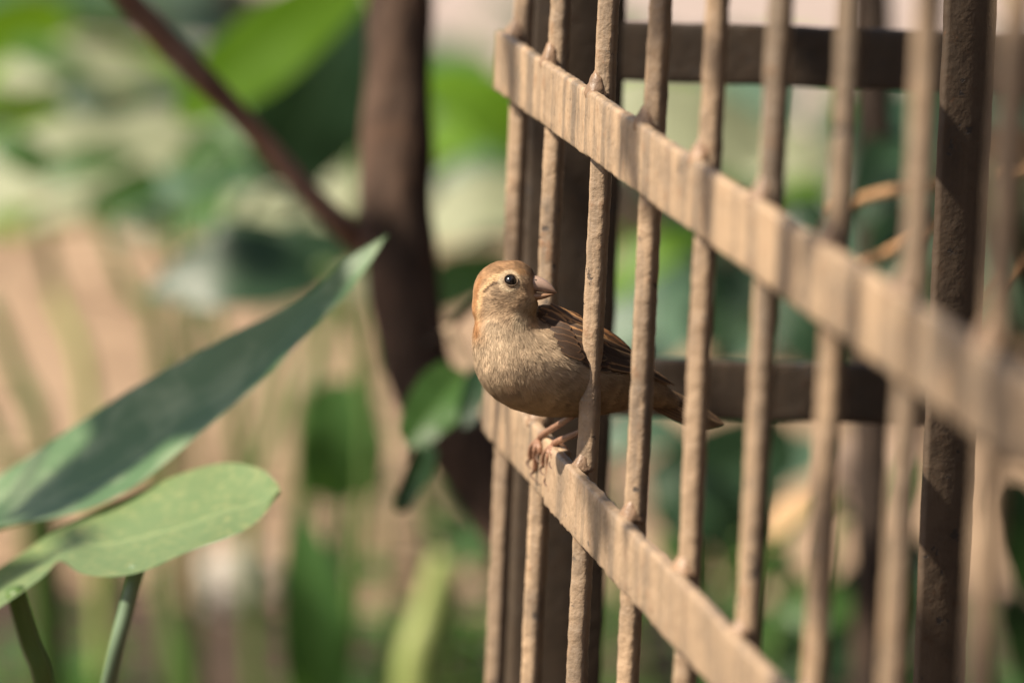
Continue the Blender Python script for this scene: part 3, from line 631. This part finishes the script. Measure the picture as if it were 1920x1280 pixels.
def topx(P):
    q = P - cC; d = q @ cF
    return 960 + FPX * (q @ cR) / d, 640 - FPX * (q @ cU) / d, (d - D0) * 100
def sstep(a, b, x): t = np.clip((x - a) / (b - a), 0, 1); return t * t * (3 - 2 * t)
def mixc(c, col, wgt): return c * (1 - wgt[:, None]) + np.array(col) * wgt[:, None]
def seg_d(px, py, pts):
    d = np.full(len(px), 1e9)
    for (x0, y0), (x1, y1) in zip(pts[:-1], pts[1:]):
        vx, vy = x1 - x0, y1 - y0; t = np.clip(((px - x0) * vx + (py - y0) * vy) / (vx * vx + vy * vy), 0, 1)
        d = np.minimum(d, np.hypot(px - x0 - t * vx, py - y0 - t * vy))
    return d
def inpoly(px, py, poly):
    r = np.zeros(len(px), bool); n = len(poly)
    for i in range(n):
        x0, y0 = poly[i]; x1, y1 = poly[(i + 1) % n]
        if y0 == y1: continue
        r ^= ((y0 > py) != (y1 > py)) & (px < (x1 - x0) * (py - y0) / (y1 - y0) + x0)
    return r
WINGP = [(1012, 572), (1032, 566), (1098, 592), (1190, 655), (1275, 722), (1190, 702), (1110, 694), (1072, 676), (1050, 646), (1026, 618), (1008, 596)]
def plumage_colour(P):
    px, py, yc = topx(P); n = len(px)
    c = np.tile(np.array((.47, .35, .232)), (n, 1))                                   # buff breast
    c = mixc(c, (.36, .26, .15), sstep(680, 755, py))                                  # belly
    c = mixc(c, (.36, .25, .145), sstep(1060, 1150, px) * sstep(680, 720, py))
    head = 1 - sstep(588, 618, py - .18 * (px - 950))
    c = mixc(c, (.40, .28, .175), head)                                                   # cheek
    spk = .5 + .5 * np.sin(px * 1.7 + np.sin(py * .9) * 2) * np.sin(py * 2.1 + px * .4)
    cap = sstep(0, 9, (518 - .42 * (px - 957) * (px < 957) + .15 * np.maximum(px - 957, 0)) - py)
    c = mixc(c, (.30, .175, .09), cap * head); c = mixc(c, (.17, .11, .07), cap * head * spk * sstep(930, 985, px) * .55)
    c = mixc(c, (.39, .225, .115), sstep(920, 895, px) * sstep(650, 610, py))             # rufous nape
    sup = sstep(9, 3, seg_d(px, py, [(948, 515), (930, 520), (908, 548), (896, 590)])); c = mixc(c, (.58, .39, .21), sup * .9)
    lor = sstep(7, 2, seg_d(px, py, [(968, 512), (985, 512)])); c = mixc(c, (.42, .25, .12), lor * .6)
    eyl = sstep(4.5, 1.5, seg_d(px, py, [(946, 527), (930, 532), (914, 546)])); c = mixc(c, (.10, .06, .035), eyl * .95)
    bl = sstep(7, 2, seg_d(px, py, [(906, 520), (897, 545), (892, 585), (897, 615)])); c = mixc(c, (.30, .13, .045), bl * .6)
    ec = sstep(13, 5, seg_d(px, py, [(938, 548), (965, 556)])); c = mixc(c, (.30, .215, .14), ec * .6)
    mal = sstep(6, 2, seg_d(px, py, [(990, 556), (968, 566), (950, 572)])); c = mixc(c, (.27, .18, .11), mal * .5)
    ring = sstep(6, 1, np.abs(np.hypot(px - 957, py - 527) - 17)); c = mixc(c, (.52, .42, .28), ring * .7)
    thr = sstep(20, 6, seg_d(px, py, [(1000, 566), (985, 585), (975, 600)])); c = mixc(c, (.46, .37, .25), thr * .7)
    fo = sstep(8, 2, seg_d(px, py, [(990, 505), (1003, 517), (1001, 530)])); c = mixc(c, (.15, .10, .065), fo * .85)
    dk = inpoly(px, py, WINGP).astype(float); c = mixc(c, (.11, .065, .036), dk)
    back = sstep(1060, 1090, px) * sstep(12, -10, py - (566 + (px - 1030) * .62)); stk = .5 + .5 * np.sin((py - .62 * px) * .55); c = mixc(c, (.30, .135, .05), back); c = mixc(c, (.08, .045, .025), back * (stk > .55))
    return c, px, py, yc, dk
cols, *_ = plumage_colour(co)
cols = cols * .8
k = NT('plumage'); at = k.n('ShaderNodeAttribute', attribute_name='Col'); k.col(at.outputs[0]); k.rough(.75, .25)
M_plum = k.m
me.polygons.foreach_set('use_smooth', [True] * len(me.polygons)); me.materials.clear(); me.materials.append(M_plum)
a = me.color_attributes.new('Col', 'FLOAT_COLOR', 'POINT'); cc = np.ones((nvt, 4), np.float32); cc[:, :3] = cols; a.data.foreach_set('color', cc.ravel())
me.calc_loop_triangles(); nt_ = len(me.loop_triangles); tri = np.empty(nt_ * 3, np.int32); me.loop_triangles.foreach_get('vertices', tri); tri = tri.reshape(-1, 3)
nor = np.empty(nvt * 3, np.float32); me.vertex_normals.foreach_get('vector', nor); nor = nor.reshape(-1, 3).astype(float)
bvh = BVHTree.FromPolygons([Vector(v) for v in co], [tuple(t) for t in tri])
me.vertices.foreach_set('co', (co - np.array(bo)).astype(np.float32).ravel()); me.update(); me.name = 'body'
put('body', me, bird)
# --- barbs of the contour feathers
def sample(n):
    A_, B_, C_ = co[tri[:, 0]], co[tri[:, 1]], co[tri[:, 2]]; ar = np.linalg.norm(np.cross(B_ - A_, C_ - A_), axis=1); t = rng.choice(nt_, n, p=ar / ar.sum())
    u, v = rng.random((2, n)); s = u + v > 1; u[s] = 1 - u[s]; v[s] = 1 - v[s]; w_ = 1 - u - v
    P = A_[t] * w_[:, None] + B_[t] * u[:, None] + C_[t] * v[:, None]
    Nn = nor[tri[t, 0]] * w_[:, None] + nor[tri[t, 1]] * u[:, None] + nor[tri[t, 2]] * v[:, None]
    return P, Nn / np.linalg.norm(Nn, axis=1)[:, None]
def flow(P, Nn):
    px, py, yc = topx(P)
    bill = np.array(BW(1030, 542, -.8)); h = P - bill; h /= np.linalg.norm(h, axis=1)[:, None]
    loc = lambda x, y, z: cR * x + cU * z + cF * y
    chest = loc(.25, .15, -1.0); tail = loc(.8, .5, -.35); tail /= np.linalg.norm(tail); chest /= np.linalg.norm(chest)
    wh = 1 - sstep(575, 625, py - .18 * (px - 950)); wt = sstep(960, 1060, px) * (1 - wh) ; wt = np.maximum(wt, sstep(700, 760, py) * .8)
    d = h * wh[:, None] + (chest * (1 - wt)[:, None] + tail * wt[:, None]) * (1 - wh)[:, None]
    d -= Nn * np.sum(d * Nn, axis=1)[:, None]; return d / (np.linalg.norm(d, axis=1)[:, None] + 1e-9)
NS = 130000
seedP, seedN = sample(1700); kd = KDTree(len(seedP))
for i, p in enumerate(seedP): kd.insert(Vector(p), i)
kd.balance()
P, Nn = sample(NS); cl, px, py, yc, dk = plumage_colour(P); fl = flow(P, Nn); side = np.cross(Nn, fl)
sid = np.array([kd.find(Vector(p))[1] for p in P]); rel = P - seedP[sid]; latr = np.sum(rel * side, axis=1); along = np.sum(rel * fl, axis=1)
eye_d = np.hypot(px - 957, py - 527); keep = ~((eye_d < 14) & (yc < 0)); keep &= ~inpoly(px, py, [(988, 552), (998, 513), (1050, 520), (1050, 560), (1000, 564)])
headw = 1 - sstep(580, 625, py - .18 * (px - 950)); flank = sstep(50, 10, seg_d(px, py, [(1012, 600), (1045, 640), (1066, 672), (1110, 694)])) * (dk < .5)
Ln = (.0030 + .0020 * rng.random(NS)) * (1 - .52 * headw) * (1 + .5 * flank); Ln *= np.where(dk > .5, .6, 1); Ln *= np.where(eye_d < 24, .45, 1)
wd = (.00012 + .0001 * rng.random(NS)) * (1 - .25 * headw)
jit = rng.normal(0, .13, NS) + latr * 130 * (1 - .5 * headw)
d = fl * np.cos(jit)[:, None] + side * np.sin(jit)[:, None]
seed_b = rng.normal(1, .13, len(seedP)); br = seed_b[sid] * (1 + rng.normal(0, .06, NS) * (1 + 1.6 * headw))
br *= 1 + .17 * np.clip(along / .0015, -1, 1) * (1 - .6 * headw)
seed_lift = .07 + .08 * rng.random(len(seedP)); lift = seed_lift[sid] + .07 * rng.random(NS)
root = P - Nn * .00005; mid = P + d * (Ln * .5)[:, None] + Nn * (Ln * .5 * lift + .0001)[:, None]; tip = P + d * Ln[:, None] + Nn * (Ln * lift * .7 + .0001)[:, None]
ws = np.cross(Nn, d) * wd[:, None]
VV = np.stack([root - ws, root + ws, mid + ws * .9, mid - ws * .9, tip], 1)[keep]
cl = np.clip(cl * br[:, None], .01, .85); ctip = np.clip(cl * 1.12, 0, .9); CC = np.stack([cl * .86, cl * .86, cl, cl, ctip], 1)[keep]
K = len(VV); idx = np.arange(K)[:, None] * 5
faces = np.concatenate([idx + [0, 2, 1], idx + [0, 3, 2], idx + [3, 4, 2]], 1).reshape(-1, 3)
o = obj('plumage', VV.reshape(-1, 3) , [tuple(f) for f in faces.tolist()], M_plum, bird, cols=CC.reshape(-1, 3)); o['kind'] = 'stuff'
gn = np.cross(d, np.cross(Nn, d)); tilt = Nn + d * (.35 * (seed_lift[sid] - .07) / .08 - .12)[:, None] * .6 + rng.normal(0, .07, (NS, 3)); tilt /= np.linalg.norm(tilt, axis=1)[:, None]
o.data.normals_split_custom_set_from_vertices(np.repeat(tilt[keep], 5, axis=0).astype(np.float32).tolist())
# --- wing and tail feathers
def feather_mat(name, core, edge, ew=.3):
    k = NT(name); uv = k.n('ShaderNodeTexCoord').outputs['UV']; s = k.n('ShaderNodeSeparateXYZ', i_0=uv)
    au = k.math('ABSOLUTE', k.math('SUBTRACT', s.outputs[0], .5))
    ef = k.n('ShaderNodeMapRange', i_Value=k.math('ADD', au, k.math('MULTIPLY', k.math('POWER', s.outputs[1], 8.0), .15)), i_1=.5 - ew * .5, i_2=.5 - ew * .15).outputs[0]
    mp = k.n('ShaderNodeMapping', i_Scale=(60, 9, 1)); k.l(uv, mp.inputs[0])
    c = k.mix(ef, core, edge); c = k.mix(k.math('MULTIPLY', k.noise(mp.outputs[0], 1.0, 3), .6), c, tuple(x * .45 for x in core))
    sh = k.n('ShaderNodeMapRange', i_Value=au, i_1=.035, i_2=.012).outputs[0]; c = k.mix(k.math('MULTIPLY', sh, .5), c, (.06, .035, .02))
    ph = k.math('SINE', k.math('MULTIPLY', k.math('ADD', k.math('MULTIPLY', s.outputs[1], 60.0), k.math('MULTIPLY', au, 40.0)), 6.28)); k.bump(ph, .25, .0003)
    k.col(c); k.rough(.6, .3); return k.m
MF = {'flight': feather_mat('flight_feather', (.085, .052, .032), (.48, .27, .125), .36), 'covert': feather_mat('covert_feather', (.06, .034, .02), (.19, .10, .05), .3), 'tail': feather_mat('tail_feather', (.2, .125, .075), (.5, .32, .17), .36), 'scap': feather_mat('scapular_feather', (.10, .055, .03), (.5, .26, .105), .55), 'buff': feather_mat('buff_covert', (.075, .045, .027), (.30, .19, .10), .38)}  # covert edges darkened to hold the shadow the head casts
def surf(x, y, lift, fall):
    o_ = CAM; dr = (W(x, y, 1) - CAM).normalized(); h = bvh.ray_cast(o_, dr, 5)
    if h[0] is None: return BW(x, y, fall), None
    return h[0] - dr * (lift * CM), h[1]
def feather(name, pts, wpx, mat, par, lift, side_n=None, round_tip=True, n=12, nu=4, curl=.12):
    """pts: px way-points (x, y, cm away or None for 'on the body'); blade of width wpx"""
    C = []
    for x, y, yc in [tuple(s) for s in spline([(p[0], p[1], p[2]) for p in pts], n)]:
        C.append(BW(x, y, yc))
    V, Fc, UVs = [], [], []
    for i in range(n):
        v = i / (n - 1); t = (C[min(i + 1, n - 1)] - C[max(i - 1, 0)]).normalized()
        nn = nvec(side_n); nn = (nn - t * nn.dot(t)).normalized(); s = t.cross(nn)
        wdt = wpx / 2 * D0 / FPX * (min(1, .45 + v * 1.6)) * (math.sqrt(max(.0, 1 - max(0, (v - .78) / .22) ** 2)) if round_tip else 1 - max(0, (v - .5) / .5) ** 1.5 * .9)
        if i == n - 1: wdt = max(wdt, .0002)
        for j in range(nu + 1):
            u = j / nu * 2 - 1; V.append(C[i] + s * u * wdt + nn * (lift * CM - curl * u * u * wdt)); UVs.append((j / nu, v))
    for i in range(n - 1):
        for j in range(nu):
            a_ = i * (nu + 1) + j; Fc.append((a_, a_ + 1, a_ + nu + 2, a_ + nu + 1))
    return obj(name, V, Fc, MF[mat], par, uvs=UVs)
def ycm(x, y, dflt):
    h = bvh.ray_cast(CAM, (W(x, y, 1) - CAM).normalized(), 5)
    return ((h[0] - CAM).dot(F) - D0) * 100 if h[0] is not None else dflt
def on(x, y):                        # depth on the flank, carried on past the body's edge
    return min(ycm(x, y, 9), .45 + (x - 1060) * .0125 + max(0, 640 - y) * .012 + .25)
wing = bird
wing = empty('wing', (0, 0, 0)); wing.parent = bird; wing['label'] = 'dark brown folded wing with rufous feather edges'
WN = (.25, .45, 1)
# scapulars and mantle along the back
for i in range(7):
    x = 1012 + i * 13; y = 574 + i * 5.5
    for r_ in range(2):
        xx, yy = x + r_ * 4, y + 6 + r_ * 15
        feather('feather', [(xx, yy, on(xx, yy) - .02), (xx + 24, yy + 12, on(xx + 24, yy + 12) - .06), (xx + 50, yy + 29, on(xx + 50, yy + 29) - .05)], 19, 'scap', wing, .05 - .02 * r_, WN)
# back edge seen lit from above
for i in range(6):
    x = 1032 + i * 26; y = 570 + i * 15.5
    feather('feather', [(x, y, on(x, y + 12) + .35), (x + 34, y + 19, on(x + 34, y + 30) + .35), (x + 70, y + 45, on(x + 70, y + 56) + .3)], 22, 'scap', wing, .02, (.1, 1, .55))
# median and greater coverts
for i in range(5):
    x = 1026 + i * 6; y = 604 + i * 13
    feather('feather', [(x, y, on(x, y) - .05), (x + 22, y + 7, on(x + 22, y + 7) - .1), (x + 44, y + 15, on(x + 44, y + 15) - .1)], 18, 'covert', wing, .1, WN)
for i in range(7):
    x = 1056 + i * 4; y = 606 + i * 11.5
    feather('feather', [(x, y, on(x, y) - .03), (x + 32, y + 12, on(x + 32, y + 12) - .08), (x + 66, y + 26 - i * 1.2, on(x + 66, y + 26) - .06)], 17, 'covert' if i % 2 else 'buff', wing, .07 - i * .004, WN)
# tertials, secondaries and primaries
for i in range(4):
    x = 1092 + i * 2; y = 622 + i * 12
    feather('feather', [(x, y, on(x, y)), (x + 50, y + 25, on(x + 50, y + 25) - .05), (1196 + i * 8, 672 + i * 8, on(1190, 676) - .05)], 21, 'buff' if i == 1 else 'flight', wing, .05 - i * .012, WN)
for i in range(5):
    x = 1088; y = 664 + i * 6
    feather('feather', [(x, y, on(x, y)), (x + 55, y + 12, on(x + 55, y + 12) - .03), (1204 - i * 6, 692 + i * 2, on(1196, 690))], 13, 'flight', wing, .03 - i * .008, WN)
for i in range(6):
    x = 1128; y = 664 + i * 5
    feather('feather', [(x, y, on(x, y)), (1185, 682 + i * 4, on(1185, 690)), (1264 - i * 9, 722 - i * .5, 3.15)], 13, 'flight', wing, .02 - i * .008, WN, curl=.05)
# far wing's tips beyond the rump
for i in range(2):
    feather('feather', [(1190, 676, 3.0), (1225, 695, 3.3), (1257 - i * 10, 716 - i * 4, 3.6)], 12, 'flight', wing, -.02, (.2, .9, .7))
tail = empty('tail', (0, 0, 0)); tail.parent = bird; tail['label'] = 'brown tail of narrow overlapping feathers'
for i in range(8):
    t = i / 7
    feather('feather', [(1205, 717 + t * 34, 2.9 + .1 * t), (1275, 746 + t * 38, 4.1 + .04 * i), (1357 - t * 30 * t, 795 + t * 9, 5.4 - t * .2)], 17, 'tail', tail, .03 - .03 * i * .4, (.2 - .3 * t, .7 - t * .5, 1), curl=.05)
# --- bill
k = NT('bill_horn'); g = k.n('ShaderNodeNewGeometry').outputs['Position']; uvn = k.n('ShaderNodeTexCoord').outputs['UV']; s_ = k.n('ShaderNodeSeparateXYZ', i_0=uvn)
c_ = k.ramp(s_.outputs[1], [(0, (.44, .31, .24)), (.55, (.36, .25, .2)), (1, (.18, .11, .075))]); c_ = k.mix(k.math('MULTIPLY', k.noise(g, 900, 4), .5), c_, (.2, .13, .1))
k.col(c_); k.rough(.3, .5); M_bill = k.m
k = NT('bill_lower_horn'); s_ = k.n('ShaderNodeSeparateXYZ', i_0=k.n('ShaderNodeTexCoord').outputs['UV']); k.col(k.ramp(s_.outputs[1], [(0, (.5, .33, .1)), (.3, (.34, .2, .12)), (1, (.18, .1, .06))])); k.rough(.35); M_bill2 = k.m
def bill(top, bot, hw, yc0, yc1, name, mat, n=16, seg=20):
    T = spline(top, n); B_ = spline(bot, n); V, Fc, UVs = [], [], []
    for i in range(n):
        v = i / (n - 1); yc = yc0 + (yc1 - yc0) * v; a_ = BW(T[i][0], T[i][1], yc); b_ = BW(B_[i][0], B_[i][1], yc); c0 = (a_ + b_) / 2; h = (a_ - b_) / 2
        wv = F * (hw * CM * (1 - v ** 1.7) ** .9 + .0002)
        for q in range(seg):
            an = 2 * math.pi * q / seg; V.append(c0 + h * math.sin(an) + wv * math.cos(an)); UVs.append((q / seg, v))
    for i in range(n - 1):
        for q in range(seg):
            q2 = (q + 1) % seg; Fc.append((i * seg + q, i * seg + q2, (i + 1) * seg + q2, (i + 1) * seg + q))
    Fc.append(tuple((n - 1) * seg + q for q in range(seg)))
    return obj(name, V, Fc, mat, bird, uvs=UVs)
um = bill([(982, 513), (1003, 516), (1021, 523), (1035, 535), (1044, 548)], [(975, 550), (995, 547), (1015, 548), (1030, 549), (1043, 550)], .43, -.62, -.95, 'upper_mandible', M_bill)
bill([(975, 549), (995, 547.5), (1015, 548.5), (1030, 549), (1040, 550)], [(975, 566), (995, 564), (1013, 562), (1029, 557), (1041, 551)], .40, -.6, -.92, 'lower_mandible', M_bill2)
# nostril
V, Fc, _ = tube([BW(1003, 525, -1.02), BW(1006, 526, -1.05)], .0005, 8); k = NT('nostril_dark'); k.col((.03, .02, .015)); obj('nostril', V, Fc, k.m, um)
# --- eye
ex, ey = 957, 527; yy = ycm(ex, ey, -1.6); k = NT('eye_black'); k.col((.006, .005, .005)); k.rough(.12, .8); M_eye = k.m
bm = bmesh.new(); bmesh.ops.create_uvsphere(bm, u_segments=28, v_segments=18, radius=.0025, matrix=Matrix.Translation(BW(ex, ey, yy + .11) - bo))
em = bpy.data.meshes.new('eye'); bm.to_mesh(em); bm.free(); em.materials.append(M_eye); em.polygons.foreach_set('use_smooth', [True] * len(em.polygons)); eye = put('eye', em, bird)
ring = []; hn = bvh.ray_cast(CAM, (W(ex, ey, 1) - CAM).normalized(), 5)[1]; e1 = hn.cross(UP).normalized(); e2 = hn.cross(e1)
ec = BW(ex, ey, yy + .12)
for i in range(29): an = 2 * math.pi * i / 28; ring.append(ec + hn * .0012 + (e1 * math.cos(an) * 1.1 + e2 * math.sin(an)) * .00255)
V, Fc, _ = tube(ring, .00024, 6, .35, 2500, cap=False); k = NT('eyelid'); k.col((.20, .14, .09)); k.rough(.8); obj('eyelid', V, Fc, k.m, eye)
# far eye
bm = bmesh.new(); bmesh.ops.create_uvsphere(bm, u_segments=20, v_segments=12, radius=.00255, matrix=Matrix.Translation(BW(ex, ey, .35) - bo))
em = bpy.data.meshes.new('eye'); bm.to_mesh(em); bm.free(); em.materials.append(M_eye); put('eye', em, bird)
# --- legs and feet
k = NT('leg_skin'); g = k.n('ShaderNodeNewGeometry').outputs['Position']; c_ = k.ramp(k.noise(g, 1300, 3), [(.35, (.15, .075, .045)), (.6, (.35, .19, .12))]); k.col(c_); k.rough(.5); k.bump(k.noise(g, 1800, 3), .5, .0004); M_leg = k.m
k = NT('claw_horn'); k.col((.13, .08, .055)); k.rough(.35); M_claw = k.m
FP = B3 + N * (.0045 + .0024); FP.z = 0                     # front face of the far lower rail
def face(x, y, lift):                                       # point on the rail's front face under a pixel, lifted off it
    dr = (W(x, y, 1) - CAM); t = (FP - CAM).dot(N) / dr.dot(N); return CAM + dr * t + N * (lift * CM)
ZT = ZR[3] + .0135
def chainobj(name, P, r0, r1, mat, par, seg=10, n=18, knob=0.):
    S = [Vector(q) for q in spline(P, n)]; V, Fc, _ = tube(S, [(r0 + (r1 - r0) * i / (n - 1)) * (1 + knob * abs(math.sin(i * 1.15))) for i in range(n)], seg); return obj(name, V, Fc, mat, par)
for (hx, hy, hd), (kx, ky) in (((1076, 778, .6), (1012, 826)), ((1112, 800, .3), (1037, 838))):
    top = face(kx, ky, 0); top.z = max(top.z, ZT + .0022)
    kn = face(kx, ky, .05); hip = BW(hx, hy, hd)
    dd = (hip - kn)
    leg = chainobj('leg', [hip, kn + dd * .55 + UP * .0006, kn + dd * .12 + UP * .0012, kn], .00125, .0014, M_leg, bird, knob=.1)
    for toes in ([(kx, ky, .06), (kx - 7, ky + 10, .16), (kx - 11, ky + 24, .16), (kx - 12, ky + 34, .12)], [(kx, ky, .06), (kx + 1, ky + 14, .2), (kx - 2, ky + 34, .15), (kx - 4, ky + 56, .12)], [(kx, ky, .05), (kx + 5, ky + 8, .15), (kx + 6, ky + 17, .13), (kx + 5, ky + 24, .1)]):
        P = [face(*q) for q in toes]
        toe = chainobj('toe', P, .00125, .00095, M_leg, leg, knob=.22)
        e = toes[-1]; C = [face(e[0], e[1], e[2] + .02), face(e[0] - 1, e[1] + 8, e[2] + .14), face(e[0] + 2, e[1] + 16, e[2] + .1), face(e[0] + 7, e[1] + 22, e[2] - .02)]
        chainobj('claw', C, .00075, .00012, M_claw, leg, n=10)
    # hind toe behind the rail's top edge
    bk = -N * .006
    chainobj('toe', [kn, kn + bk * .6 + Vector((0, 0, .001)), kn + bk * 1.3 - Vector((0, 0, .003))], .0013, .0009, M_leg, leg)
